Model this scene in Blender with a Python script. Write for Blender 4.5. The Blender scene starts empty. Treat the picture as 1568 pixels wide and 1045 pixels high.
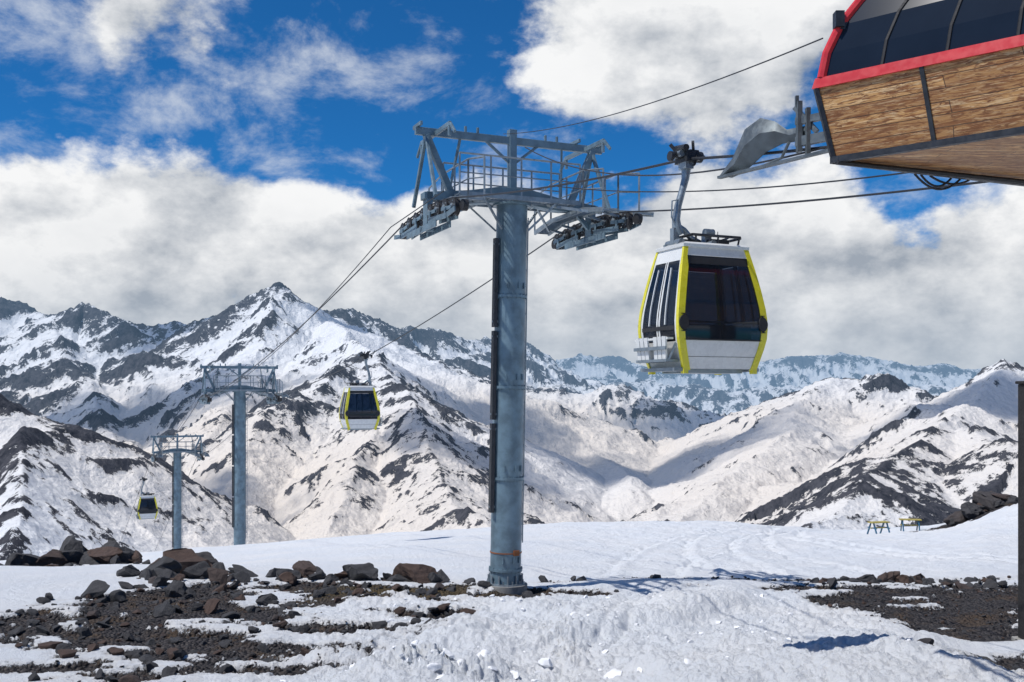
import bpy, math, random
import numpy as np
from mathutils import Vector, Matrix
random.seed(7); np.random.seed(7)
scene = bpy.context.scene
F = np.float32

# ------------------------------------------------------------------ noise
_perm = np.random.RandomState(3).permutation(4096).astype(np.int64)
_ang = np.random.RandomState(5).rand(4096)*2*np.pi
_gx = np.cos(_ang).astype(F); _gy = np.sin(_ang).astype(F)
def gnoise(x, y, seed=0):
    xi = np.floor(x); yi = np.floor(y)
    fx = (x-xi).astype(F); fy = (y-yi).astype(F)
    xi = xi.astype(np.int64)+seed*131; yi = yi.astype(np.int64)+seed*57
    def g(ix, iy, dx, dy):
        h = _perm[(_perm[ix & 4095]+iy) & 4095]
        return _gx[h]*dx+_gy[h]*dy
    u = fx*fx*fx*(fx*(fx*6-15)+10); v = fy*fy*fy*(fy*(fy*6-15)+10)
    a = g(xi, yi, fx, fy); b = g(xi+1, yi, fx-1, fy)
    c = g(xi, yi+1, fx, fy-1); d = g(xi+1, yi+1, fx-1, fy-1)
    return (a+(b-a)*u+((c+(d-c)*u)-(a+(b-a)*u))*v)*1.5
def fbm(x, y, wl, octs, gain=0.5, seed=0):
    s = 0; a = 1.0; t = 0
    for o in range(octs):
        s = s+a*gnoise(x/wl, y/wl, seed+o); t += a; a *= gain; wl *= 0.5
    return s/t
def sstep(a, b, x):
    t = np.clip((x-a)/(b-a), 0, 1); return t*t*(3-2*t)

# ------------------------------------------------------------------ terrain heights
def near_h(x, y):
    x = np.asarray(x, float); y = np.asarray(y, float)
    P = np.interp(y, [-20, 0, 12, 17, 22, 27, 32, 45, 55, 62, 68, 74, 84, 110, 160, 300, 700, 1200, 2000, 20000],
                  [-3.4, -3.6, -4.3, -4.85, -5.08, -5.3, -5.75, -7.0, -8.0, -8.7, -9.5, -11.2, -16, -33, -66, -140, -260, -330, -400, -420])
    u = x/np.maximum(y, 5)
    c = np.interp(u, [-1.2, -.52, -.4, -.27, -.1, .05, .2, .35, .42, .48, .6, 1.2],
                  [-3.5, -2.0, -1.5, -1.0, -.1, .6, .6, .0, .3, 1.0, 1.4, 2.0])
    return P + c*sstep(28, 60, y) + .72*np.exp(-(((x-4.6)/2.6)**2+((y-15.2)/3.2)**2))

def patch_mask(x, y):
    pts = [(-8.6,24.5,2.0,4.2),(-10.6,22,1.4,1.6),(-6.4,22.8,1.5,1.6),(-5.6,18.7,2.6,.9),(-8.2,17.7,1.8,.45),(-9.8,19.6,1.6,.5),(-4.2,17.4,1.3,.45),(-6.6,16.9,1.2,.4),
           (-3.2,26.3,2.6,1.6),(-5.8,27.6,1.8,1.1),(-1.7,22.6,1.0,.7),(-3.9,21,1.5,.6),(-.1,26.0,1.3,1.2),(1.1,26.3,1.1,.7),(-4.6,24.2,1.2,.6),(-1.6,24.7,.9,.5),(-2.2,20.3,.5,.3),
           (10.9,24.2,3.4,2.9),(8.2,27.2,2.3,.7),(13.5,25.5,3.6,2.8),(10.0,21.3,1.8,1.2),(9.0,17.8,1.9,.9),(10.4,17.0,1.4,.9),(7.7,16.6,.8,.5),(-23,46,9,3.8),(26,56,3.0,2.5),(8,29.3,4.5,.4),(-7.2,20.2,2.4,1.0)]
    m = np.full(np.shape(x), -9.0)
    for (cx, cy, rx, ry) in pts:
        r = np.sqrt(((x-cx)/rx)**2+((y-cy)/ry)**2)
        m = np.maximum(m, (1-r)*np.minimum(rx, ry*1.3)/1.2)
    n = fbm(x, y*1.7, 1.8, 6, .68, 40)
    return np.clip(m, -3, .50) + n*1.45
def ground_h(x, y):
    h = near_h(x, y)
    m = patch_mask(x, y)
    g = sstep(-.05, .25, m)
    rough = sstep(-6.5, -2.5, x)*(1-sstep(7.5, 9.5, x))*sstep(10, 14, y)*(1-sstep(23, 30, y))
    h = h + fbm(x, y, 9, 3, .5, 11)*.28*(1-.5*g)
    lump = fbm(x, y, .55, 5, .66, 21)
    foot = np.minimum(0, gnoise(x/.33, y/.5, 9)+.18)
    h = h + rough*(.12*lump + .15*foot + .07*fbm(x, y, .16, 3, .6, 25)) + fbm(x, y, .35, 3, .5, 23)*.018
    h = h + rough*0.30*sstep(.0, .5, fbm(x, y, 3.0, 2, .5, 31)+.1)
    ch = sstep(-.02, .10, fbm(x, y, .55, 4, .55, 77)); ch2 = sstep(.0, .12, fbm(x, y, .25, 3, .55, 78))
    h = h + np.exp(-(((x+1.3)/1.4)**2+((y-16.3)/.8)**2))*(.16+.20*ch+.09*ch2)
    h = h + .12*np.exp(-(((x-1.0)/.5)**2+((y-19.0)/3)**2))*(ch+.5*ch2)
    h = h - g*.12 + g*(.05*np.abs(fbm(x, y, .3, 3, .6, 51))+.12*fbm(x, y, 1.2, 2, .5, 61))
    # piste tracks on the far plateau
    tr = sstep(29, 32, y)*(1-sstep(60, 66, y))*sstep(1, 4, x)
    for (x0, k1, k2, yc) in ((10,.30,.012,45),(8.1,.30,.012,45),(6.8,.42,.010,45),(11.4,.22,.014,45),(14,-.25,.02,42),(15.6,-.25,.02,42),(9,.7,.03,40)):
        cx = x0+k2*(y-yc)**2+k1*(y-yc)
        h = h - tr*.11*np.exp(-((x-cx)/.24)**2)*(.6+gnoise(x/.3, y/.3, 4)) + tr*.05*np.exp(-((x-cx-.45)/.2)**2)
    h = h + tr*.06*gnoise(x/.8, y/.8, 88) + tr*.045*fbm(x, y, .4, 3, .6, 89)
    far = sstep(30, 36, y)*(1-tr)
    h = h + far*.025*gnoise(x/3.0+y/9, y/.9, 84)
    # two ski tracks crossing the trampled snow
    for o in (0, .42):
        cx = 1.6+o+.42*(y-20)+.35*np.sin(y*.45)
        h = h - .06*sstep(16, 18, y)*(1-sstep(27, 31, y))*np.exp(-((x-cx)/.09)**2)
    h = h + 1.1*np.exp(-(((x-28.5)/3.0)**2+((y-53)/6)**2))*(1+.25*fbm(x, y, 1.5, 4, .6, 66))
    return h, m
def gz(x, y):
    return float(ground_h(np.array([float(x)]), np.array([float(y)]))[0][0])

# image pixels right of centre (b), above horizon (e), range r in metres
def S(b, e, r): return (b/1524*r, r, e/1524*r)
ranges = []   # (slope, points)
def rng(k, *p): ranges.append((k, [S(*q) for q in p]))
rng(.62, (-2200,150,6500),(-1700,170,6200),(-1200,150,6000),(-950,140,5800),(-784,148,5600),(-745,126,5500),(-705,112,5400),(-684,130,5300),(-650,132,5200),(-615,120,5100),(-580,106,5000),(-545,94,5000),(-505,100,5000),(-465,114,4900),(-425,124,4800),(-390,146,4700),(-360,166,4650),(-335,144,4700),(-305,116,4900),(-262,130,5400),(-225,114,5600),(-185,98,5700),(-125,98,5800),(-85,82,6000),(-30,84,6300),(15,78,6600),(60,38,7000),(100,26,7000))
rng(.5, (40,44,9500),(110,56,9500),(165,52,9600),(216,36,9300),(270,46,9500),(360,50,9500),(465,56,9500),(516,58,9500),(566,48,9500),(660,42,9500),(780,24,9500),(1000,45,9500),(1500,80,9500),(2200,90,9500))
rng(.5, (60,4,7600),(200,18,7700),(330,2,7400),(420,14,7600),(540,6,7400),(640,14,7600),(760,-4,7400),(1000,20,7500))
rng(.62, (-1500,60,1400),(-1000,45,1400),(-784,12,1450),(-735,-30,1450),(-700,-75,1450),(-640,-120,1400),(-590,-165,1350),(-540,-220,1250),(-480,-270,1200))
rng(.55, (-735,-30,1450),(-745,-130,1200),(-760,-230,950))
rng(.55, (-705,116,5300),(-680,50,4300),(-640,-20,3600),(-600,-70,3000),(-560,-130,2500))
rng(.55, (-360,163,4650),(-390,60,3800),(-420,-10,3200),(-445,-60,2800))
rng(.58, (-590,108,5000),(-560,40,4300),(-540,-10,3900),(-500,-50,3500))
SPINE = ((-305,118,4900),(-270,110,4500),(-245,84,4200),(-205,60,4000),(-150,43,3800),(-84,25,3700),(-40,10,3650),(20,-5,3700),(80,-30,3800),(120,-50,3900))
rng(.42, *SPINE)
rng(.55, (-270,110,4400),(-232,66,3500),(-200,35,3000),(-168,12,2650),(-150,-30,2350),(-128,-90,2000),(-100,-140,1750),(-60,-190,1550),(-20,-225,1450))
rng(.55, (-225,60,3400),(-280,20,2900),(-340,-10,2600),(-380,-35,2450),(-410,-90,2200),(-430,-150,1900))
rng(.50, (-190,20,2800),(-215,-60,2300),(-240,-130,1900),(-270,-200,1600))
rng(.40, (20,10,4800),(60,0,4700),(120,4,4700),(170,8,4700),(220,-2,4600),(280,-22,4500),(330,-44,4400))
rng(.42, (60,0,4700),(90,-60,3800),(140,-110,3000),(200,-150,2400))
rng(.50, (330,-26,3900),(366,-26,3700),(400,-14,3600),(450,6,3500),(486,26,3400),(530,20,3400),(568,32,3300),(596,0,3200),(640,-8,3000),(690,17,2800),(741,36,2700),(784,26,2650),(900,60,2600),(1300,120,2600),(2000,200,2600))
rng(.45, (486,26,3400),(440,-30,2900),(396,-80,2400),(330,-140,2000),(260,-185,1700),(210,-215,1500))
rng(.50, (741,36,2700),(700,-20,2200),(640,-60,1800),(600,-95,1550),(540,-140,1350),(480,-185,1200),(440,-215,1100))
rng(.42, (690,-50,1900),(760,-90,1500),(860,-60,1500),(1000,-40,1500),(1600,0,1500))
def blob(x, y, cx, cy, rx, ry): return np.exp(-(((x-cx)/rx)**2+((y-cy)/ry)**2))
def mtn_h(x, y):
    D = np.maximum(y, 100)
    wa = np.clip(.02*D, 0, 70)
    wx = x + wa*fbm(x, y, 600, 6, .58, 5)*1.6; wy = y + wa*fbm(x, y, 600, 6, .58, 15)*1.6
    floor = near_h(x, y)
    h1 = np.full(x.shape, -1e5); h2 = np.full(x.shape, -1e5); S1 = np.zeros(x.shape); D1 = np.zeros(x.shape)
    for ri, (k, pl) in enumerate(ranges):
        ph = np.full(x.shape, -1e5); ps = np.zeros(x.shape); pd = np.zeros(x.shape); cum = ri*3000.0
        for a, b in zip(pl[:-1], pl[1:]):
            ax, ay, az = a; bx, by, bz = b
            dx, dy = bx-ax, by-ay; L = math.hypot(dx, dy)
            t = np.clip(((wx-ax)*dx+(wy-ay)*dy)/(dx*dx+dy*dy), 0, 1)
            d = np.hypot(wx-(ax+t*dx), wy-(ay+t*dy))
            hh = az+t*(bz-az) - k*d*(1-.00006*d)
            u = hh > ph
            ph = np.where(u, hh, ph); ps = np.where(u, cum+t*L, ps); pd = np.where(u, d, pd); cum += L
        u = ph > h1
        h2 = np.where(u, h1, np.maximum(h2, ph)); h1 = np.where(u, ph, h1); S1 = np.where(u, ps, S1); D1 = np.where(u, pd, D1)
    s = 45.0
    hm = np.logaddexp(h1/s, (floor)/s)*s
    w = sstep(130, 700, y)
    hm = floor*(1-w) + hm*w
    rel = sstep(0, 160, hm-floor)
    calm = (1-.6*blob(x, y, 330, 3000, 480, 900))*(1-.45*blob(x, y, -480, 3950, 420, 500))
    amp = np.clip(.5+D/3400, .5, 1.6)*(.10+.90*rel)*w*calm
    n = 0; wl = 520.0; A = 30.0; wt = 1.0
    for o in range(9):
        g_ = gnoise(wx/wl+o*3.1, wy/wl-o*1.7, 60+o)
        r = 1-np.abs(g_)*1.7
        r = r*np.abs(r)
        n = n + A*(.75*(r-.42)*wt + .35*g_)
        wt = np.clip(.45+r*.7, .3, 1)
        wl *= .53; A *= .62
    # ribs and gullies running down from the crests
    rw = sstep(0, 50, h1-h2)*sstep(10, 160, D1)*rel*w*calm
    sw = S1+D1*.15*fbm(x, y, 500, 3, .5, 35)
    rib = 0
    for (wl, A, sd_) in ((210, 24, 45), (95, 13, 46), (42, 7, 47), (19, 3.5, 48)):
        q = 1-2*np.abs(gnoise(sw/wl, D1/(wl*3.5), sd_))*1.3
        rib = rib + A*(q-.3)
    ribn = rib*rw/40
    return hm + n*amp + rib*rw*np.clip(D/2600, .6, 1.6), floor, ribn

# ------------------------------------------------------------------ mesh helpers
def grid_mesh(name, X, Y, Z, attrs):
    R, C = X.shape
    me = bpy.data.meshes.new(name)
    co = np.stack([X, Y, Z], -1).reshape(-1, 3).astype(F)
    me.vertices.add(R*C); me.vertices.foreach_set("co", co.ravel())
    i = (np.arange(R-1)[:, None]*C+np.arange(C-1)[None, :]).ravel()
    q = np.stack([i, i+1, i+C+1, i+C], -1).astype(np.int32)
    n = len(q)
    me.loops.add(n*4); me.loops.foreach_set("vertex_index", q.ravel())
    me.polygons.add(n); me.polygons.foreach_set("loop_start", np.arange(0, n*4, 4, dtype=np.int32))
    me.polygons.foreach_set("use_smooth", np.ones(n, dtype=bool))
    for an, av in attrs.items():
        at = me.attributes.new(an, 'FLOAT', 'POINT'); at.data.foreach_set("value", av.ravel().astype(F))
    me.update(); me.validate()
    ob = bpy.data.objects.new(name, me); scene.collection.objects.link(ob)
    return ob

# ------------------------------------------------------------------ material helpers
class NT:
    def __init__(s, tree): s.t = tree; s.n = tree.nodes; s.l = tree.links
    def node(s, ty, **kw):
        nd = s.n.new(ty)
        for k, v in kw.items(): setattr(nd, k, v)
        return nd
    def put(s, sock, v):
        if isinstance(v, bpy.types.NodeSocket): s.l.new(v, sock)
        elif v is not None: sock.default_value = v
    def math(s, op, a, b=None, clamp=False):
        nd = s.node('ShaderNodeMath', operation=op, use_clamp=clamp)
        s.put(nd.inputs[0], a)
        if b is not None: s.put(nd.inputs[1], b)
        return nd.outputs[0]
    def noise(s, vec, scale, detail=4, rough=.5, dist=0):
        nd = s.node('ShaderNodeTexNoise')
        if vec is not None: s.put(nd.inputs['Vector'], vec)
        nd.inputs['Scale'].default_value = scale; nd.inputs['Detail'].default_value = detail
        nd.inputs['Roughness'].default_value = rough; nd.inputs['Distortion'].default_value = dist
        return nd.outputs['Fac']
    def ramp(s, v, a, b, lo=0, hi=1, smooth=True):
        nd = s.node('ShaderNodeMapRange', interpolation_type='SMOOTHSTEP' if smooth else 'LINEAR')
        s.put(nd.inputs[0], v); nd.inputs[1].default_value = a; nd.inputs[2].default_value = b
        s.put(nd.inputs[3], lo); s.put(nd.inputs[4], hi)
        return nd.outputs[0]
    def mix(s, f, a, b):
        nd = s.node('ShaderNodeMix', data_type='RGBA')
        s.put(nd.inputs[0], f); s.put(nd.inputs[6], a if isinstance(a, bpy.types.NodeSocket) else (*a, 1)); s.put(nd.inputs[7], b if isinstance(b, bpy.types.NodeSocket) else (*b, 1))
        return nd.outputs[2]
    def attr(s, name):
        return s.node('ShaderNodeAttribute', attribute_name=name).outputs['Fac']
    def bump(s, h, strength, dist=.05):
        nd = s.node('ShaderNodeBump'); s.put(nd.inputs['Height'], h)
        nd.inputs['Strength'].default_value = strength; nd.inputs['Distance'].default_value = dist
        return nd.outputs[0]
def new_mat(name):
    m = bpy.data.materials.new(name); m.use_nodes = True
    return m, NT(m.node_tree), m.node_tree.nodes['Principled BSDF']
def simple(name, col, rough=.5, metal=0, var=.12, scale=3.0, bump=.0, coat=0):
    m, t, p = new_mat(name)
    tc = t.node('ShaderNodeTexCoord').outputs['Object']
    n = t.noise(tc, scale, 6, .6)
    dark = tuple(c*(1-var*2) for c in col); lite = tuple(min(1, c*(1+var)) for c in col)
    t.put(p.inputs['Base Color'], t.mix(t.ramp(n, .3, .7), dark, lite))
    t.put(p.inputs['Roughness'], t.ramp(t.noise(tc, scale*4, 3), .3, .7, rough*.8, min(1, rough*1.2)))
    p.inputs['Metallic'].default_value = metal
    if coat: p.inputs['Coat Weight'].default_value = coat
    if bump: t.put(p.inputs['Normal'], t.bump(n, bump, .01))
    return m

def ground_material():
    m, t, p = new_mat("snow_and_gravel")
    pos = t.node('ShaderNodeTexCoord').outputs['Object']
    g = t.attr('gravel')
    n = t.noise(pos, 2.2, 8, .65); n2 = t.noise(pos, 14, 5, .7)
    gm = t.math('ADD', g, t.math('MULTIPLY', t.math('SUBTRACT', n, .5), .40))
    gm = t.math('ADD', gm, t.math('MULTIPLY', t.math('SUBTRACT', n2, .5), .55))
    mask = t.ramp(gm, .04, .12)
    dirt = t.ramp(gm, -.45, .10)
    snow = t.mix(t.ramp(t.noise(pos, .35, 4, .6), .35, .7), (.78,.81,.85), (.83,.84,.855))
    snow = t.mix(t.math('MULTIPLY', dirt, .30), snow, (.58,.54,.50))
    vor = t.node('ShaderNodeTexVoronoi'); t.put(vor.inputs['Vector'], pos); vor.inputs['Scale'].default_value = 14
    vcol = t.node('ShaderNodeSeparateColor'); t.put(vcol.inputs[0], vor.outputs['Color'])
    grav = t.mix(vcol.outputs[0], (.028,.026,.030), (.105,.095,.094))
    grav = t.mix(t.ramp(t.noise(pos, .8, 5, .65), .50, .68, 0, .75), grav, (.125,.085,.055))
    moss = t.attr('moss')
    grav = t.mix(t.math('MULTIPLY', moss, .85), grav, t.mix(n2, (.085,.058,.024), (.20,.145,.06)))
    t.put(p.inputs['Base Color'], t.mix(mask, snow, grav))
    t.put(p.inputs['Roughness'], t.ramp(mask, 0, 1, .62, .95))
    p.inputs['Specular IOR Level'].default_value = .25
    h1 = t.math('ADD', t.noise(pos, 5, 6, .65), t.math('MULTIPLY', t.noise(pos, 24, 5, .75), .6))
    h2 = t.math('MULTIPLY', vor.outputs['Distance'], t.math('MULTIPLY', mask, -2.0))
    t.put(p.inputs['Normal'], t.bump(t.math('ADD', h1, h2), .9, .13))
    return m
def mountain_material():
    m, t, p = new_mat("alpine_snow_and_rock")
    pos = t.node('ShaderNodeTexCoord').outputs['Object']
    mp = t.node('ShaderNodeMapping'); t.put(mp.inputs[0], pos); mp.inputs['Scale'].default_value = (1,1,.55); mp.inputs['Rotation'].default_value = (0,.35,0)
    r = t.attr('rock')
    n = t.noise(mp.outputs[0], .008, 12, .76, .3); n2 = t.noise(mp.outputs[0], .04, 10, .78)
    k = t.math('ADD', r, t.math('MULTIPLY', t.math('SUBTRACT', n, .5), 1.6))
    k = t.math('ADD', k, t.math('MULTIPLY', t.math('SUBTRACT', n2, .5), 1.6))
    mask = t.ramp(k, .50, .56)
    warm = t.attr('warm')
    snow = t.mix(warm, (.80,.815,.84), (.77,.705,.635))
    rock = t.mix(t.ramp(n2, .35, .65), (.016,.019,.028), (.085,.085,.098))
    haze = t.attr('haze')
    t.put(p.inputs['Base Color'], t.mix(mask, snow, rock))
    p.inputs['Roughness'].default_value = .85; p.inputs['Specular IOR Level'].default_value = .1
    hb = t.math('ADD', t.noise(mp.outputs[0], .012, 12, .62), t.math('MULTIPLY', mask, .05))
    t.put(p.inputs['Normal'], t.bump(hb, .65, 75))
    em = t.node('ShaderNodeEmission'); em.inputs[0].default_value = (.20,.34,.52,1); em.inputs[1].default_value = 1  # aerial perspective painted in: bluish glow mixed over snow and rock
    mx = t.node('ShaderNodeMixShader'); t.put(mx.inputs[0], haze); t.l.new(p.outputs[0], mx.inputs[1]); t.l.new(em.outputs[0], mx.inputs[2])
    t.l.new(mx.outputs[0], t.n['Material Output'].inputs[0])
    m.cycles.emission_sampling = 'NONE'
    return m

# ------------------------------------------------------------------ build terrain
def fan_u(n, w=.62, ex=.95):
    s = np.linspace(-1, 1, n); return w*s+ex*s**7
U = fan_u(1250)[None, :]; Yv = np.geomspace(6.0, 128, 980)[:, None]
Yg = np.repeat(Yv, U.shape[1], 1); Xg = U*Yg
Zg, Mg = ground_h(Xg, Yg)
moss = np.exp(-(((Xg+3)/2.8)**2+((Yg-26.5)/1.8)**2))
ground = grid_mesh("snowy_ground", Xg, Yg, Zg, {'gravel': np.clip(Mg, -1, 1), 'moss': moss})
ground.data.materials.append(ground_material())

U = fan_u(1350)[None, :]; Yv = np.geomspace(118, 11500, 1050)[:, None]
Yg = np.repeat(Yv, U.shape[1], 1); Xg = U*Yg
Zg, Fl, Rib = mtn_h(Xg, Yg)
Zg[:12] -= 1.5
def blur(A, r):
    for ax in (0, 1):
        P = np.pad(A, [(r+1, r) if i == ax else (0, 0) for i in (0, 1)], mode='edge').cumsum(ax)
        A = (P[2*r+1:] - P[:-2*r-1])/(2*r+1) if ax == 0 else (P[:, 2*r+1:] - P[:, :-2*r-1])/(2*r+1)
    return A
dZr = np.gradient(Zg, axis=0); dYr = np.gradient(Yg, axis=0); dXr = np.gradient(Xg, axis=0)
dZc = np.gradient(Zg, axis=1); dXc = np.gradient(Xg, axis=1)
gx = dZc/dXc; gy = (dZr-gx*dXr)/dYr
slope = np.hypot(gx, gy)
curv = (Zg-blur(Zg, 9))/(Yg*.0030)
patchy = fbm(Xg, Yg, 800, 5, .6, 90)
rock = .285+.36*np.clip(blur(slope, 1)-.62, -.6, .9)+.15*np.clip(curv, -1.5, 1.8)+.50*patchy+.20*Rib
dark = 1.0*blob(Xg, Yg, -740, 1400, 400, 450)+1.1*blob(Xg, Yg, 560, 1380, 210, 330)+.45*blob(Xg, Yg, -1400, 4600, 1000, 900)+.5*blob(Xg, Yg, -1100, 4750, 300, 350)+.65*blob(Xg, Yg, -200, 1750, 160, 400)+.35*blob(Xg, Yg, -400, 5600, 900, 500)
rock = rock+.30*np.clip(dark, 0, 1)
sp = np.full(Xg.shape, 1e9)
pl_ = [S(*q) for q in SPINE[1:7]]
for a, b in zip(pl_[:-1], pl_[1:]):
    dx, dy = b[0]-a[0], b[1]-a[1]; tt = np.clip(((Xg-a[0])*dx+(Yg-a[1])*dy)/(dx*dx+dy*dy), 0, 1)
    sp = np.minimum(sp, np.hypot(Xg-a[0]-tt*dx, Yg-a[1]-tt*dy))
rock = rock-.45*np.exp(-(sp/260)**2)-.20*blob(Xg, Yg, 330, 3000, 420, 800)
rel = sstep(30, 180, Zg-Fl)
rock = rock-.25*(1-rel)
haze = np.interp(Yg, [0,900,2500,4000,5500,7000,9500,11500], [0,.0,.06,.14,.26,.46,.64,.70])  # strength of the painted air light, growing with distance
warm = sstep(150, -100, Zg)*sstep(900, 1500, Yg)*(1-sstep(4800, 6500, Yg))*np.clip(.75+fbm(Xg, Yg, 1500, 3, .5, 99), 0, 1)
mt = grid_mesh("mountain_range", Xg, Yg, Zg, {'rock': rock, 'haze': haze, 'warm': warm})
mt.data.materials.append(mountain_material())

# ------------------------------------------------------------------ object builder
class MB:
    def __init__(s): s.v = []; s.f = []
    def add(s, vs, fs):
        o = len(s.v); s.v += [tuple(v) for v in vs]; s.f += [tuple(i+o for i in f) for f in fs]
    def beam(s, a, b, w, h, up=(0,0,1)):
        a = Vector(a); b = Vector(b); d = (b-a).normalized(); up = Vector(up)
        if abs(d.dot(up)) > .98: up = Vector((0,1,0))
        sx = d.cross(up).normalized(); sy = sx.cross(d).normalized()
        vs = []
        for p in (a, b):
            for i, j in ((-1,-1),(1,-1),(1,1),(-1,1)): vs.append(p+sx*(i*w/2)+sy*(j*h/2))
        s.add(vs, [(3,2,1,0),(4,5,6,7),(0,1,5,4),(1,2,6,5),(2,3,7,6),(3,0,4,7)])
    def box(s, c, sz):
        c = Vector(c); s.beam(c-Vector((0,0,sz[2]/2)), c+Vector((0,0,sz[2]/2)), sz[0], sz[1], (0,1,0))
    def sweep(s, pts, r, n=8, cap=True):
        pts = [Vector(p) for p in pts]; m = len(pts)
        rs = r if isinstance(r, (list, tuple)) else [r]*m
        vs = []; prev = None
        for i, p in enumerate(pts):
            d = (pts[min(i+1, m-1)]-pts[max(i-1, 0)]).normalized()
            if prev is None:
                up = Vector((0,0,1)) if abs(d.z) < .9 else Vector((1,0,0))
                sx = d.cross(up).normalized()
            else: sx = (prev-d*prev.dot(d)).normalized()
            prev = sx; sy = d.cross(sx)
            for k in range(n):
                a = 2*math.pi*k/n; vs.append(p+(sx*math.cos(a)+sy*math.sin(a))*rs[i])
        fs = [(i*n+k, i*n+(k+1)%n, (i+1)*n+(k+1)%n, (i+1)*n+k) for i in range(m-1) for k in range(n)]
        if cap: fs += [tuple(range(n))[::-1], tuple((m-1)*n+k for k in range(n))]
        s.add(vs, fs)
    def tube(s, a, b, r, n=8, r2=None): s.sweep([a, b], [r, r if r2 is None else r2], n)
    def obj(s, name, mat, parent=None, smooth=False, bevel=0):
        me = bpy.data.meshes.new(name); me.from_pydata(s.v, [], s.f); me.validate(); me.update()
        ob = bpy.data.objects.new(name, me); scene.collection.objects.link(ob)
        me.materials.append(mat)
        if smooth:
            me.polygons.foreach_set('use_smooth', [True]*len(me.polygons))
            try:
                with bpy.context.temp_override(object=ob, active_object=ob, selected_objects=[ob], selected_editable_objects=[ob]):
                    bpy.ops.object.shade_smooth_by_angle(angle=math.radians(35))
            except Exception: pass
        if bevel:
            b = ob.modifiers.new('bevel', 'BEVEL'); b.width = bevel; b.segments = 2; b.limit_method = 'ANGLE'
        if parent: ob.parent = parent
        return ob
def empty(name, loc, rotz=0):
    e = bpy.data.objects.new(name, None); e.location = loc; e.rotation_euler = (0,0,rotz)
    e.empty_display_size = .5; scene.collection.objects.link(e); return e

M_steel = simple("galvanised_blue_grey_paint", (.165,.245,.30), .42, .25, .16, 2.5)
M_galv = simple("galvanised_steel", (.28,.33,.37), .42, .55, .12, 6)
M_rub = simple("black_rubber", (.022,.022,.025), .6, 0, .1, 8)
M_dark = simple("dark_steel", (.045,.048,.055), .45, .5, .15, 8)
M_cable = simple("steel_cable", (.055,.058,.065), .5, .6, .1, 20)
M_white = simple("white_cabin_paint", (.74,.745,.73), .28, 0, .03, 3, coat=.5)
M_yellow = simple("yellow_cabin_paint", (.76,.68,.035), .3, 0, .05, 3, coat=.4)
M_ochre = simple("weathered_yellow_paint", (.42,.34,.08), .6, 0, .15, 6)
M_red = simple("red_trim_paint", (.62,.035,.04), .35, 0, .06, 3, coat=.3)
M_seat = simple("seat_fabric", (.10,.11,.13), .8)
M_orange = simple("rusty_band", (.30,.10,.03), .6)
M_blue = simple("blue_paint", (.03,.13,.22), .4)
M_conc = simple("concrete_footing", (.30,.29,.27), .9, 0, .15, 6, .4)
def glass_mat(name, tint, op, spec=.55, rough=.06, tr_=(.34,.40,.48,1)):
    m, t, p = new_mat(name)
    tc = t.node('ShaderNodeTexCoord').outputs['Object']
    t.put(p.inputs['Base Color'], t.mix(t.noise(tc, 2, 3), tuple(c*.6 for c in tint), tint))
    p.inputs['Roughness'].default_value = rough; p.inputs['Specular IOR Level'].default_value = spec
    tr = t.node('ShaderNodeBsdfTransparent'); tr.inputs[0].default_value = tr_
    mx = t.node('ShaderNodeMixShader'); mx.inputs[0].default_value = op
    t.l.new(tr.outputs[0], mx.inputs[1]); t.l.new(p.outputs[0], mx.inputs[2]); t.l.new(mx.outputs[0], t.n['Material Output'].inputs[0])
    return m
M_glass = glass_mat("tinted_glass", (.020,.027,.040), .45, .9, .04, (.50,.58,.70,1))
M_glass2 = glass_mat("station_glass", (.018,.027,.045), .97, .22, .12)

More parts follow.
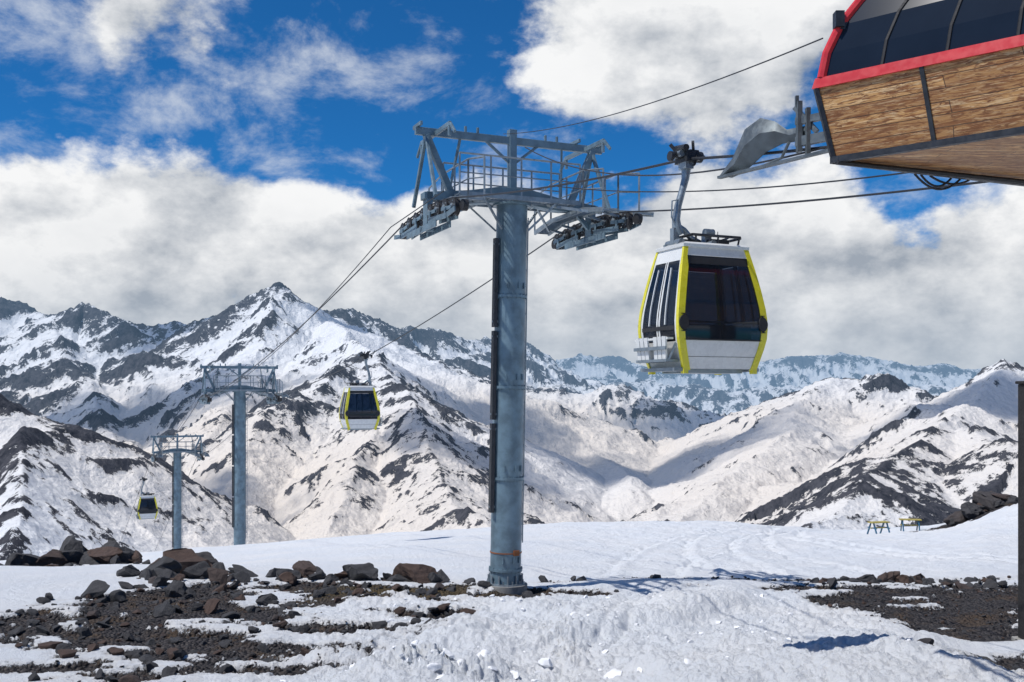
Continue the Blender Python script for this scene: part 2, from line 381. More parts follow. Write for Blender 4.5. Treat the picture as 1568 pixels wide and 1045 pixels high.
# ------------------------------------------------------------------ lift towers
ANG = math.atan2(.40, .916)
nx, ny = math.cos(ANG), math.sin(ANG)
G = 2.4
def loc2w(c, p):   # local (across, along, up) to world
    return Vector((c[0]+p[0]*nx-p[1]*ny, c[1]+p[0]*ny+p[1]*nx, c[2]+p[2]))
def rope_arc(y): return .13*(1-(y/2.05)**2)
def tower(c, basez, lean=0.0, detail=True):
    root = empty("cable_car_tower", c, ANG)
    t = MB(); R = .415
    bz = basez-c[2]
    H = .30-bz
    def ax(z): f = (z-bz)/H; return Vector((lean*(1-f), 0, z))
    seg = 2.45; zs = []
    zz = .30
    while zz > bz: zs.append(zz); zz -= seg
    zs.append(bz)
    for a, b in zip(zs[:-1], zs[1:]):
        t.tube(ax(b), ax(a), R+.004, 40)
    for q in zs[1:-1]:
        t.tube(ax(q-.035), ax(q+.035), R+.045, 40)
        for k in range(20):
            a = k*math.pi/10; p = ax(q)+Vector((math.cos(a)*(R+.025), math.sin(a)*(R+.025), 0))
            t.tube(p-Vector((0,0,.065)), p+Vector((0,0,.065)), .016, 6)
        for kx in (-.55,.15,.6):
            a = -1.6+kx; p = ax(q+.28)+Vector((math.cos(a)*(R+.02), math.sin(a)*(R+.02), 0)); t.beam(p-Vector((0,0,.08)), p+Vector((0,0,.08)), .03, .06)
    t.tube(ax(.30), ax(.36), R+.10, 40)
    t.obj("tube", M_steel, root, True)
    f = MB(); f.tube(ax(bz-.4), ax(bz+.10), .60, 24); f.obj("footing", M_conc, root, True)
    f = MB(); f.tube(ax(bz+.1), ax(bz+.14), .54, 24)
    for k in range(12):
        a = k*math.pi/6; p = ax(bz+.1)+Vector((math.cos(a)*.48, math.sin(a)*.48, 0)); f.tube(p, p+Vector((0,0,.12)), .02, 6)
        q = ax(bz+.14)+Vector((math.cos(a+.26)*.46, math.sin(a+.26)*.46, 0)); f.beam(q, q+Vector((0,0,.22)), .02, .08)
    f.obj("base_flange", M_galv, root)
    if detail:
        f = MB(); f.tube(ax(bz+.94), ax(bz+.97), R+.02, 32); f.box(ax(bz+.97)+Vector((.12,-R-.02,0)), (.16,.05,.14)); f.obj("marker_band", M_orange, root)
    l = MB(); l2 = MB()
    top = -.55; bot = bz+2.0
    e = -R-.06
    def off(z, x, y=0): return ax(z)+Vector((x, y, 0))
    nb = max(1, int(round((top-bot)/2.45)))
    for i in range(nb):
        a = bot+(top-bot)*i/nb+.05; b = bot+(top-bot)*(i+1)/nb-.05
        l.beam(off(a, e-.02, -.10), off(b, e-.02, -.10), .10, .16, (0,1,0))
        for q in (a+.15, b-.15): l2.beam(off(q, -R+.02, -.1), off(q, e-.08, -.1), .05, .05)
    l.obj("ladder_guard", M_dark, root)
    e2 = R+.07
    for yy in (-.18, .18): l2.tube(off(bz+1.2, e2+.43*yy, yy), off(0, e2+.43*yy, yy), .016, 6)
    zq = bz+1.3
    while zq < 0:
        l2.tube(off(zq, e2-.078, -.18), off(zq, e2+.078, .18), .012, 5); zq += .3
    zq = bz+1.4
    while zq < 0:
        l2.beam(off(zq, R-.02, 0), off(zq, e2, 0), .04, .04); zq += 1.2
    l2.obj("ladder", M_galv, root)
    b = MB()
    prof = [(-2.55,.30,.48),(-1.3,.26,.62),(-.45,.36,.78),(.45,.36,.78),(1.3,.26,.62),(2.55,.30,.48)]
    w = .17
    vs = []; fs = []
    for (x, z0, z1) in prof: vs += [(x,-w,z0),(x,w,z0),(x,w,z1),(x,-w,z1)]
    for i in range(len(prof)-1):
        for k in range(4): fs.append((i*4+k, i*4+(k+1)%4, i*4+4+(k+1)%4, i*4+4+k))
    fs += [(0,3,2,1), tuple(len(vs)-4+k for k in range(4))]
    b.add(vs, fs)
    for sx in (-1, 1):
        b.beam((sx*G, -.0, .5), (sx*G, -.0, -.42), .16, .34, (0,1,0))
        b.beam((sx*(G-.5), 0, .32), (sx*G, 0, -.2), .10, .12)
    b.beam((0,0,.78), (0,0,2.2), .20, .22, (0,1,0))
    b.beam((-2.75,0,2.08), (2.75,0,2.08), .12, .20)
    for sx in (-1,1):
        b.beam((sx*.1,0,1.5), (sx*.75,0,2.0), .07, .07)
        b.beam((sx*2.45,0,2.0), (sx*1.75,0,.5), .17, .17)
        b.beam((sx*2.45,.0,2.0), (sx*2.5,-.9,.25), .09, .09)
        b.beam((sx*2.45,.0,2.0), (sx*2.5,.9,.25), .09, .09)
        b.beam((sx*1.5,.0,2.0), (sx*1.7,.45,.45), .06, .06)
        b.beam((sx*2.68,-.32,2.22), (sx*2.68,.32,2.22), .07, .10)
        b.beam((sx*1.9,-.32,2.22), (sx*1.9,.32,2.22), .07, .10)
        b.beam((sx*2.2,-1.15,2.05), (sx*2.2,1.15,2.05), .07, .12)
        b.beam((sx*2.2,-1.15,2.05), (sx*2.2,-1.5,1.75), .06, .08)
        b.beam((sx*2.2,1.15,2.05), (sx*2.2,1.5,1.75), .06, .08)
        b.tube((sx*2.2,-1.1,1.98), (sx*2.2,-1.1,1.75), .05, 8)
        b.tube((sx*2.2,1.1,1.98), (sx*2.2,1.1,1.75), .05, 8)
        for kx in (1.0,1.35): b.tube((sx*kx,0,2.18),(sx*kx,0,2.34), .04, 8)
    b.box((0,0,2.28),(.22,.2,.2))
    b.obj("crossarm", M_steel, root, bevel=.01)
    g = MB(); rl = MB()
    def walk(p, q, wd, sides=(-1,1), ends=True):
        p = Vector(p); q = Vector(q); d = (q-p); L = d.length; d.normalize(); sd = Vector((d.y,-d.x,0)).normalized()
        for s_ in (-1, 1): g.beam(p+sd*s_*wd/2, q+sd*s_*wd/2, .05, .12)
        n_ = int(L/.09)
        for i in range(n_+1):
            c_ = p+d*(L*i/n_); g.beam(c_-sd*wd/2, c_+sd*wd/2, .014, .03)
        for s_ in sides:
            for hgt, rr in ((1.05,.026),(.55,.018)):
                rl.tube(p+sd*s_*wd/2+Vector((0,0,hgt)), q+sd*s_*wd/2+Vector((0,0,hgt)), rr, 6)
            k = max(1, int(round(L/.85)))
            for i in range(k+1):
                c_ = p+d*(L*i/k)+sd*s_*wd/2; rl.tube(c_, c_+Vector((0,0,1.05)), .026, 6)
        if ends:
            for e_ in (p, q):
                for hgt in (1.05,.55): rl.tube(e_-sd*wd/2+Vector((0,0,hgt)), e_+sd*wd/2+Vector((0,0,hgt)), .018, 6)
    xo = G+.48
    pts = [(-2.2,-.05),(-1.1,.16),(1.1,.16),(1.9,-.0)]
    for (ya,za),(yb,zb) in zip(pts[:-1], pts[1:]): walk((xo,ya,za),(xo,yb,zb), .42, (-1,), False)
    for yy in (-1.2, 0, 1.2): g.beam((G,yy,.0), (xo,yy,.06), .06, .06)
    for sx in (-1, 1):
        xi = sx*(G-.52)
        walk((xi,-2.1,.0),(xi,-1.0,.18), .45, (-sx,), False); walk((xi,-1.0,.18),(xi,1.0,.18), .45, (-sx,), False); walk((xi,1.0,.18),(xi,2.1,.0), .45, (-sx,), False)
        for yy in (-1.6,-.8, .8,1.6): g.beam((sx*G,yy,-.05), (xi,yy,.05), .06, .06)
        for yy in (-1,1): rl.beam((xi,yy*1.6,0),(sx*(G-1.5),yy*.3,.35), .05,.07)
    for yy in (-.42, .42):
        walk((-1.75,yy,.42),(1.75,yy,.42), .42, (-1,) if yy > 0 else (1,), False)
        for xx in (-1.6,-.8,.8,1.6): g.beam((xx,0,.42),(xx,yy*1.5,.40), .05, .05)
        for xx in (-1.1, 1.1): rl.beam((xx,yy*1.5,.42),(xx*.35,yy*.5,-.35), .05, .05)
    g.obj("catwalk", M_galv, root); rl.obj("handrails", M_galv, root)
    wh = MB(); fr = MB(); hub = MB()
    r = .20
    for sx in (-1, 1):
        X = sx*G
        ys = [(-2.03+.58*i) for i in range(8)]
        cz = [rope_arc(y)-r-.02 for y in ys]
        for y, z in zip(ys, cz):
            wh.tube((X-.045,y,z),(X+.045,y,z), r, 22); wh.tube((X-.07,y,z),(X-.045,y,z), r+.03, 22, r+.0); wh.tube((X+.045,y,z),(X+.07,y,z), r, 22, r+.03)
            hub.tube((X-.10,y,z),(X+.10,y,z), .085, 12)
            for k in range(5):
                a = k*1.2566+y; hub.tube((X-.075,y+math.cos(a)*.14,z+math.sin(a)*.14),(X+.075,y+math.cos(a)*.14,z+math.sin(a)*.14), .022, 6)
        for i in range(0, 8, 2):
            for o in (-.125, .125): fr.beam((X+o,ys[i]-.06,cz[i]-.03),(X+o,ys[i+1]+.06,cz[i+1]-.03), .02, .09)
        for i in range(0, 8, 4):
            y0 = (ys[i]+ys[i+1])/2; y1 = (ys[i+2]+ys[i+3])/2; z0 = (cz[i]+cz[i+1])/2-.22; z1 = (cz[i+2]+cz[i+3])/2-.22
            for o in (-.15,.15):
                fr.beam((X+o,y0-.1,z0),(X+o,y1+.1,z1), .025, .13)
                fr.beam((X+o,y0,z0),(X+o,y0,z0+.2), .03, .09, (0,1,0)); fr.beam((X+o,y1,z1),(X+o,y1,z1+.2), .03, .09, (0,1,0))
        fr.beam((X-.19,-1.2,-.50),(X-.19,1.2,-.50), .03, .16); fr.beam((X+.19,-1.2,-.50),(X+.19,1.2,-.50), .03, .16)
        fr.tube((X-.22,0,-.46),(X+.22,0,-.46), .07, 12)
        for e_ in (-1,1):
            y = e_*2.38
            fr.beam((X+sx*.16,e_*1.9,-.40),(X+sx*.16,y+e_*.08,-.34), .03, .12)
            wh.tube((X+.03,y+e_*.05,-.24),(X+.16,y+e_*.05,-.24), .14, 18)
    wh.obj("sheave_wheels", M_rub, root, True); fr.obj("sheave_frames", M_steel, root); hub.obj("sheave_hubs", M_galv, root, True)
    return root
C1 = (0.0, 27.0, 4.72); C2 = (-19.7, 72.0, -.30); C3 = (-36.3, 108.0, -6.9)
tower(C1, gz(-.18, 27)-.02, -.2)
tower(C2, gz(C2[0], C2[1])-.1, 0, False)
tower(C3, gz(C3[0], C3[1])-.1, 0, False)

# ------------------------------------------------------------------ ropes
def span(a, b, sag, n=24):
    a = Vector(a); b = Vector(b)
    return [a.lerp(b, i/n)+Vector((0,0,-4*sag*(i/n)*(1-i/n))) for i in range(n+1)]
def sheave_pts(c, sx): return [loc2w(c, (sx*G, y, rope_arc(y))) for y in (-2.1,-1.6,-1.1,-.55,0,.55,1.1,1.6,2.1)]
GRIP = Vector((2.62, 15.05, 3.52))
STL = Vector((4.1, 11.75, 2.93)); STR = Vector((8.3, 13.9, 3.15))
L1 = sheave_pts(C1,-1); R1 = sheave_pts(C1,1); L2 = sheave_pts(C2,-1); R2 = sheave_pts(C2,1); L3 = sheave_pts(C3,-1); R3 = sheave_pts(C3,1)
END_L = Vector((-92, 205, -58)); END_R = Vector((-87, 207, -58))
left = span(STL, GRIP, .02, 6)+span(GRIP, L1[0], .10, 12)[1:]+L1[1:-1]+span(L1[-1], L2[0], .55)+L2[1:-1]+span(L2[-1], L3[0], .4)+L3[1:-1]+span(L3[-1], END_L, 1.2)
right = span(STR, R1[0], .12)+R1[1:-1]+span(R1[-1], R2[0], .55)+R2[1:-1]+span(R2[-1], R3[0], .4)+R3[1:-1]+span(R3[-1], END_R, 1.2)
def rope(pts, r, name):
    m = MB(); q = [pts[0]]
    for p in pts[1:]:
        if (Vector(p)-Vector(q[-1])).length > .02: q.append(p)
    m.sweep(q, r, 7); return m.obj(name, M_cable, None, True)
rope(left, .021, "haul_rope"); rope(right, .021, "haul_rope")
t1 = loc2w(C1,(-.25,0,2.25))
rope(span((3.62,11.6,4.12), t1, .25), .009, "signal_cable")
l1 = loc2w(C1,(-G-.35,2.2,-.1)); l2 = loc2w(C2,(-G-.35,-2.2,-.1))
rope([loc2w(C1,(-G-.35,-2.2,.1))]+span(l1, l2, .9)+span(loc2w(C2,(-G-.35,2.2,-.1)), loc2w(C3,(-G-.35,-2.2,0)), .6), .014, "signal_cable")
a = loc2w(C1,(.3,-.2,1.9)); rope(span((3.9,12.0,2.98), a, .55), .014, "signal_cable")
a = loc2w(C1,(1.2,-.3,.9)); rope(span((6.9,13.2,3.15), a, .30), .014, "signal_cable")

# ------------------------------------------------------------------ gondola cabins
ZB = -1.80
WP = [(0,.56),(-.30,.635),(-.60,.70),(-.90,.755),(-1.12,.78),(-1.32,.77),(-1.55,.715),(ZB,.63)]
LP = [(0,.37),(-.30,.43),(-.60,.485),(-.90,.53),(-1.12,.55),(-1.32,.55),(-1.55,.52),(ZB,.47)]
def prof(P, z): return float(np.interp(-z, [-p[0] for p in P], [p[1] for p in P]))
def cabin(loc, rot, scale=1.0):
    root = empty("gondola_cabin", loc, rot); root.scale = (scale,)*3
    ox, zt = .30, -1.38
    def pt(side, s, z, off):
        w = prof(WP, z); l = prof(LP, z)
        if side == 'F': x, y = s*w, -l-off
        elif side == 'B': x, y = s*w, l+off
        elif side == 'L': x, y = -w-off, s*l
        else: x, y = w+off, s*l
        return Vector((x+ox, y, z+zt))
    def patch(mb, side, s0, s1, z0, z1, off, th=.02, ns=6, nz=8, rc=0):
        vs = []
        for o in (off, off-th):
            for i in range(nz+1):
                z = z0+(z1-z0)*i/nz
                e = 0
                if rc:
                    dz = min(abs(z-z0), abs(z-z1))
                    if dz < rc: e = (rc-math.sqrt(max(0, rc*rc-(rc-dz)**2)))/.7
                for j in range(ns+1):
                    a = s0+e*(1 if s1 > s0 else -1); b = s1-e*(1 if s1 > s0 else -1)
                    vs.append(pt(side, a+(b-a)*j/ns, z, o))
        N = (nz+1)*(ns+1); fs = []
        for i in range(nz):
            for j in range(ns):
                q = i*(ns+1)+j; fs += [(q,q+1,q+ns+2,q+ns+1), (N+q,N+q+ns+1,N+q+ns+2,N+q+1)]
        for j in range(ns):
            fs += [(j,N+j,N+j+1,j+1), (nz*(ns+1)+j,nz*(ns+1)+j+1,N+nz*(ns+1)+j+1,N+nz*(ns+1)+j)]
        for i in range(nz):
            q = i*(ns+1); fs += [(q,q+ns+1,N+q+ns+1,N+q)]; q += ns; fs += [(q,N+q,N+q+ns+1,q+ns+1)]
        mb.add(vs, fs)
    wh = MB(); gl = MB(); ye = MB(); dk = MB(); gv = MB()
    for sd in 'FB':
        patch(wh, sd, -.99, .99, 0, -.13, 0)
        patch(dk, sd, -.93, .93, -.135, -.255, -.004)
        patch(gl, sd, -.93, .93, -.26, -1.37, .012, .014, 8, 14, 0)
        patch(wh, sd, -.99, .99, -1.375, ZB, 0)
        patch(dk, sd, -1.0, -.80, -1.00, -1.26, .035, .02, 3, 12, .12); patch(dk, sd, .80, 1.0, -1.00, -1.26, .035, .02, 3, 12, .12)
        patch(dk, sd, -.9, .9, -1.365, -1.385, .016, .012, 3, 1)
        patch(dk, sd, -.86, .86, -1.10, -1.13, .0, .01, 3, 1)
        patch(dk, sd, -.04, .04, -.26, -1.37, -.01, .01, 1, 6)
        patch(dk, sd, -.88, .88, -1.62, -1.626, .003, .01, 3, 1)
    for sd in 'LR':
        patch(wh, sd, -.98, .98, 0, -.20, 0)
        patch(wh, sd, -.98, -.80, -.20, -1.40, 0); patch(wh, sd, .80, .98, -.20, -1.40, 0); patch(wh, sd, -.09, .09, -.20, -1.40, .004)
        patch(gl, sd, -.79, -.10, -.21, -1.37, .006, .012, 4, 10, 0); patch(gl, sd, .10, .79, -.21, -1.37, .006, .012, 4, 10, 0)
        patch(dk, sd, -.80, .80, -1.17, -1.23, .014, .01, 3, 1)
        patch(dk, sd, -.012, .012, -.20, -1.40, .012, .01, 1, 6)
        patch(wh, sd, -.98, .98, -1.40, ZB, 0)
        for s_ in (-.40, .40): patch(wh, sd, s_-.02, s_+.02, -.3, -1.15, .03, .02, 1, 6)
    zs = [0,-.15,-.3,-.6,-.9,-1.05,-1.2,-1.35,-1.5,-1.65,ZB-.02]
    for sx in (-1,1):
        for sy in (-1,1):
            vs = []
            for z in zs:
                zc = max(z, ZB); w = prof(WP, zc)+.014; l = prof(LP, zc)+.016
                tw = .075 if z > -.2 else .11
                x = sx*w+ox; y = sy*l; zz = z+zt
                vs += [(x,y,zz),(x-sx*tw,y,zz),(x-sx*tw,y-sy*.04,zz),(x-sx*.04,y-sy*.04,zz),(x-sx*.04,y-sy*tw*.6,zz),(x,y-sy*tw*.6,zz)]
            fs = []
            for i in range(len(zs)-1):
                for k in range(6): fs.append((i*6+k, i*6+(k+1)%6, i*6+6+(k+1)%6, i*6+6+k))
            fs += [tuple(range(6)), tuple(len(vs)-6+k for k in range(6))]
            ye.add(vs, fs)
            w = prof(WP,ZB); l = prof(LP,ZB); ye.box((sx*(w-.02)+ox, sy*(l-.02), zt+ZB-.04), (.08,.08,.06))
    vs = []
    for (sc, z) in ((1.02,0),(1.03,.045),(.93,.075),(.0,.09)):
        for sx, sy in ((-1,-1),(1,-1),(1,1),(-1,1)): vs.append((sx*.57*sc+ox, sy*.38*sc, z+zt))
    fs = [(0,3,2,1)]+[(i*4+k, i*4+(k+1)%4, i*4+4+(k+1)%4, i*4+4+k) for i in range(3) for k in range(4)]
    wh.add(vs, fs)
    w = .62; l = .46; wh.beam((ox,0,zt+ZB+.01),(ox,0,zt+ZB+.07), 2*l, 2*w, (1,0,0))
    gv.beam((ox,0,zt+ZB-.06),(ox,0,zt+ZB), .66, 1.0, (1,0,0))
    rk = MB(); zr = zt+.20
    ring = [(ox-.36,-.28,zr),(ox+.50,-.28,zr),(ox+.56,-.2,zr),(ox+.56,.2,zr),(ox+.50,.28,zr),(ox-.36,.28,zr),(ox-.36,-.28,zr)]
    rk.sweep(ring, .022, 6)
    for (x,y) in ((-.3,-.28),(.1,-.28),(.5,-.26),(-.3,.28),(.1,.28),(.5,.26)): rk.tube((ox+x,y,zr),(ox+x*.95,y*.95,zt+.06), .015, 6)
    rk.box((ox+.22,0,zt+.13), (.34,.30,.09)); rk.box((ox-.18,.06,zt+.12), (.22,.26,.08))
    rk.sweep([(ox+.3,-.18,zt+.17),(ox+.42,-.1,zt+.22),(ox+.45,.1,zt+.22),(ox+.33,.2,zt+.17)], .012, 6)
    rk.tube((ox+.35,.1,zt+.1),(ox+.36,.1,zt+.34), .006, 5)
    hg = MB()
    arm = [(0.02,0,-.10),(.0,0,-.30),(-.06,0,-.50),(-.13,0,-.72),(-.165,0,-.92),(-.15,0,-1.06),(-.10,0,-1.15)]
    hg.sweep(arm, [.075,.058,.052,.055,.062,.075,.07], 12)
    hg.sweep([(-.15,0,-1.02),(-.02,0,-1.08),(.10,0,-1.19),(.26,0,-1.26),(.42,0,-1.25)], [.05,.045,.045,.05,.05], 10)
    hg.beam((-.19,0,-1.06),(-.19,0,zt+.02), .10, .10, (0,1,0))
    hg.beam((.38,0,-1.12),(.38,0,zt+.05), .12, .10, (0,1,0))
    hg.tube((-.19,-.20,zt+.10),(-.19,.20,zt+.10), .05, 10); hg.tube((.38,-.2,zt+.10),(.38,.2,zt+.10), .05, 10)
    hg.beam((-.26,-.18,zt+.06),(.48,-.18,zt+.06), .05, .06); hg.beam((-.26,.18,zt+.06),(.48,.18,zt+.06), .05, .06)
    hg.tube((.30,-.06,-1.10),(.46,-.06,-1.10), .06, 10)
    hg.sweep([(-.1,-.02,-.62),(-.26,-.04,-.66),(-.27,-.04,-.9),(-.2,-.03,-1.0)], .012, 6)
    gp = MB(); gp2 = MB()
    gp.box((0,0,.02), (.16,.34,.16)); gp.box((.10,-.02,.07), (.16,.16,.12)); gp.box((-.05,.06,.13),(.10,.22,.10))
    gp.tube((-.10,-.18,.13),(-.04,.20,.19), .05, 10); gp.tube((-.24,.0,.05),(.22,.0,.05), .045, 10); gp.tube((.12,-.2,.0),(.12,.2,.0), .05, 10)
    gp.tube((.22,-.0,.05),(.28,-.0,.05), .085, 14); gp.tube((-.28,0,.02),(-.23,0,.02), .075, 14)
    gp.tube((.05,-.12,-.06),(.05,.12,-.06), .07, 12); gp.beam((-.05,.14,.12),(-.14,.2,.25),.05,.05); gp.beam((.08,-.1,.1),(.0,-.2,.22),.04,.05)
    gp2.box((0,-.02,-.09),(.14,.2,.14)); gp2.tube((-.12,-.1,.06),(-.12,.14,.06), .05, 10); gp2.beam((.1,0,.02),(.36,.02,.06),.04,.06)
    sk = MB()
    for s_ in (-.68,-.46,-.24,.24,.46,.68):
        a = pt('L', s_, -1.33, .14); b = pt('L', s_, -1.66, .20)
        sk.beam(a, b, .095, .03, (1,0,0))
    sk.beam(pt('L',-.85,-1.36,.10), pt('L',.85,-1.36,.10), .10, .03)
    gv.beam(pt('L',-.85,-1.50,.20), pt('L',.85,-1.50,.20), .02, .05); gv.beam(pt('L',-.85,-1.68,.13), pt('L',.85,-1.68,.13), .22, .04)
    for s_ in (-.8,0,.8): gv.beam(pt('L',s_,-1.42,-.0), pt('L',s_,-1.70,.2), .03, .03)
    gv.beam(pt('L',-1.0,ZB-.01,.06), pt('L',1.0,ZB-.01,.06), .22, .05)
    gv.beam(pt('R',-1.0,ZB-.01,.02), pt('R',1.0,ZB-.01,.02), .10, .05)
    st = MB()
    for sy in (-1,1):
        st.beam((ox-.55,sy*.32,zt-1.42),(ox+.55,sy*.32,zt-1.42), .30, .07); st.beam((ox-.55,sy*.46,zt-1.26),(ox+.55,sy*.46,zt-1.26), .04, .22)
    wh.obj("body_panels", M_white, root, True); gl.obj("windows", M_glass, root, True); ye.obj("corner_frames", M_yellow, root)
    dk.obj("window_trim", M_rub, root); gv.obj("sills_and_steps", M_galv, root); rk.obj("roof_rack", M_dark, root)
    hg.obj("hanger", M_galv, root, True); gp.obj("grip", M_dark, root, True); gp2.obj("grip_body", M_galv, root, True)
    sk.obj("ski_rack", M_white, root); st.obj("benches", M_seat, root)
    return root
cabin(GRIP, ANG)
def on(pts, y):
    for a, b in zip(pts[:-1], pts[1:]):
        a = Vector(a); b = Vector(b)
        if min(a.y,b.y) <= y <= max(a.y,b.y) and a.y != b.y: return a.lerp(b, (y-a.y)/(b.y-a.y))
cabin(on(right, 49.6), ANG+math.pi, 1.12)
cabin(on(left, 114.5), ANG, 1.38)

# ------------------------------------------------------------------ station
def wood_mat():
    m, t, p = new_mat("stained_timber_cladding")
    uv = t.node('ShaderNodeUVMap').outputs[0]
    def mp_(sc):
        mp = t.node('ShaderNodeMapping'); t.put(mp.inputs[0], uv); mp.inputs['Scale'].default_value = sc; return mp.outputs[0]
    n1 = t.noise(mp_((1.0, 7.0, 1)), 1.7, 7, .62, 2.4)
    n2 = t.noise(mp_((2.2, 26, 1)), 1.6, 5, .7, 1.2)
    n3 = t.noise(mp_((2.6, 11, 1)), 2.2, 3, .5, 1.8)
    br = t.node('ShaderNodeTexBrick'); t.put(br.inputs[0], uv); br.inputs['Scale'].default_value = 1.0
    br.inputs['Brick Width'].default_value = 2.1; br.inputs['Row Height'].default_value = .135; br.inputs['Mortar Size'].default_value = .005; br.offset = .37
    br.inputs['Color1'].default_value = (.2,.2,.2,1); br.inputs['Color2'].default_value = (1,1,1,1); br.inputs['Mortar'].default_value = (0,0,0,1)
    c = t.mix(t.ramp(n1, .42, .58), (.24,.085,.022), (.60,.32,.115))
    c = t.mix(t.ramp(n2, .50, .62, 0, .75), c, (.82,.58,.32))
    c = t.mix(t.ramp(n3, .53, .64, 0, .9), c, (.16,.055,.015))
    sep = t.node('ShaderNodeSeparateColor'); t.put(sep.inputs[0], br.outputs['Color'])
    c = t.mix(t.ramp(sep.outputs[0], .3, 1, .45, 0), c, (.22,.085,.026))
    c = t.mix(t.math('MULTIPLY', br.outputs['Fac'], .85), c, (.04,.018,.008))
    t.put(p.inputs['Base Color'], c); p.inputs['Roughness'].default_value = .45
    t.put(p.inputs['Normal'], t.bump(n2, .4, .01))
    return m
M_wood = wood_mat()
def station():
    root = empty("cable_car_station", (3.52, 11.5, 0), 0)
    A = Vector((0,0,0)); f = Vector((.76,-.65,0)).normalized(); nn = Vector((.916,.40,0)).normalized()
    B = A+f*4.2; B2 = B+Vector((.4,-.916,0))*7; Cc = A+nn*5.8
    plan = [A, B, B2, B2+nn*9, Cc+Vector((.4,-.916,0))*8+nn*2.5, Cc]
    def ring(z, inset):
        out = []; n = len(plan)
        for i in range(n):
            p0, p1, p2 = plan[i-1], plan[i], plan[(i+1)%n]
            e1 = (p1-p0).normalized(); e2 = (p2-p1).normalized()
            n1 = Vector((-e1.y, e1.x, 0)); n2 = Vector((-e2.y, e2.x, 0))
            b = (n1+n2); b = b/(max(.35, b.length_squared/2))
            out.append(p1+b*inset+Vector((0,0,z)))
        return out
    def skirt(z0, i0, z1, i1, mat, name, uv=False):
        a = ring(z0, i0); b = ring(z1, i1); n = len(a)
        me = bpy.data.meshes.new(name); me.from_pydata([tuple(v) for v in a+b], [], [(k,(k+1)%n,n+(k+1)%n,n+k) for k in range(n)]); me.update()
        if uv:
            l = me.uv_layers.new(name="UVMap")
            for k, pl in enumerate(me.polygons):
                L = (a[(k+1)%n]-a[k]).length
                for li, c in zip(pl.loop_indices, ((0,0),(L,0),(L,abs(z1-z0)),(0,abs(z1-z0)))): l.data[li].uv = c
        o = bpy.data.objects.new(name, me); scene.collection.objects.link(o); me.materials.append(mat); o.parent = root
        return a, b
    zb, zm = 2.70, 3.50
    b0, b1 = skirt(zb, .10, zm, 0.0, M_wood, "timber_cladding", True)
    u = ring(zb-.02, .12)
    me = bpy.data.meshes.new("underside"); me.from_pydata([tuple(v) for v in u], [], [tuple(range(len(u)))]); me.update()
    l = me.uv_layers.new(name="UVMap")
    for li, vi in zip(me.polygons[0].loop_indices, me.polygons[0].vertices): l.data[li].uv = (u[vi].x, u[vi].y)
    o = bpy.data.objects.new("underside", me); scene.collection.objects.link(o); me.materials.append(M_wood); o.parent = root
    tr = MB()
    r0 = ring(zb-.03, .09)
    for i in range(len(r0)): tr.beam(r0[i], r0[(i+1)%len(r0)], .07, .07)
    for s_ in (1.12, 2.62, 3.9):
        P0 = b0[0]+f*s_; P1 = b1[0]+f*(s_+.06)
        o_ = Vector((-.65,-.76,0))*.012
        tr.beam(P0+o_, P1+o_, .045, .02, (-.65,-.76,0))
    tr.beam(b0[0]+Vector((-.012,-.01,0)), b1[0]+Vector((-.012,-.01,0)), .05, .05, (1,0,0))
    tr.obj("edge_trim", M_dark, root)
    rd = MB()
    n = len(plan)
    lo = ring(zm, -.03); hi = ring(zm+.12, -.01); li_ = ring(zm, .1); hi_ = ring(zm+.12, .12)
    for i in range(n):
        j = (i+1)%n
        rd.add([lo[i],lo[j],hi[j],hi[i],li_[i],li_[j],hi_[j],hi_[i]], [(0,1,2,3),(4,7,6,5),(3,2,6,7),(0,4,5,1)])
    lv = [(zm+.12,.03),(zm+.40,.06),(zm+.72,.14),(zm+1.0,.26),(zm+1.22,.44),(zm+1.38,.72),(zm+1.48,1.2)]
    gl = MB(); rings = [ring(z, i_) for z, i_ in lv]
    for a, b in zip(rings[:-1], rings[1:]):
        for i in range(n): gl.add([a[i],a[(i+1)%n],b[(i+1)%n],b[i]], [(0,1,2,3)])
    gl.obj("roof_glazing", M_glass2, root, True)
    mu = MB()
    for i in range(n):
        (rd if i == 0 else mu).sweep([r[i] for r in rings], .055 if i == 0 else .03, 8)
        L = (plan[(i+1)%n]-plan[i]).length; cnt = max(2, int(L/.62))
        for q in range(1, cnt):
            mu.sweep([r[i].lerp(r[(i+1)%n], q/cnt) for r in rings], .022, 6)
    mu.obj("glazing_bars", M_rub, root)
    rd.obj("red_trim", M_red, root)
    top = MB(); top.add(rings[-1], [tuple(range(n))]); top.obj("roof", M_galv, root)
    k = MB(); q_ = rings[2][0]; k.box(q_+Vector((-.03,-.03,.05)),(.10,.12,.18)); k.box(q_+Vector((.04,.0,-.02)),(.14,.10,.08)); k.obj("roof_fitting", M_dark, root)
    col = MB()
    for (x, y) in ((8.2,-2.0),(5.2,-5.5),(11,-5.8)):
        g_ = gz(3.52+x, 11.5+y)
        col.beam((x,y,g_-.2),(x,y,zb), .45, .45, (0,1,0))
    col.obj("support_columns", M_conc, root)
    tr = MB()
    def W(x,y,z): return Vector((x-3.52, y-11.5, z))
    P = [W(2.86,13.75,2.98), W(3.0,13.55,3.18), W(3.12,13.35,3.52), W(3.28,13.15,3.62), W(3.42,12.95,3.52), W(3.52,12.75,3.36), W(3.68,12.5,3.34)]
    Q = [W(3.02,13.70,2.95), W(3.14,13.50,2.98), W(3.20,13.30,3.03), W(3.34,13.10,3.16), W(3.50,12.90,3.22), W(3.60,12.72,3.20), W(3.74,12.48,3.22)]
    Pm = []
    for i in range(len(P)):
        Pm.append((P[i]+Q[i])/2+Vector((-.07,-.07,0))*(1 if i < 5 else .3))
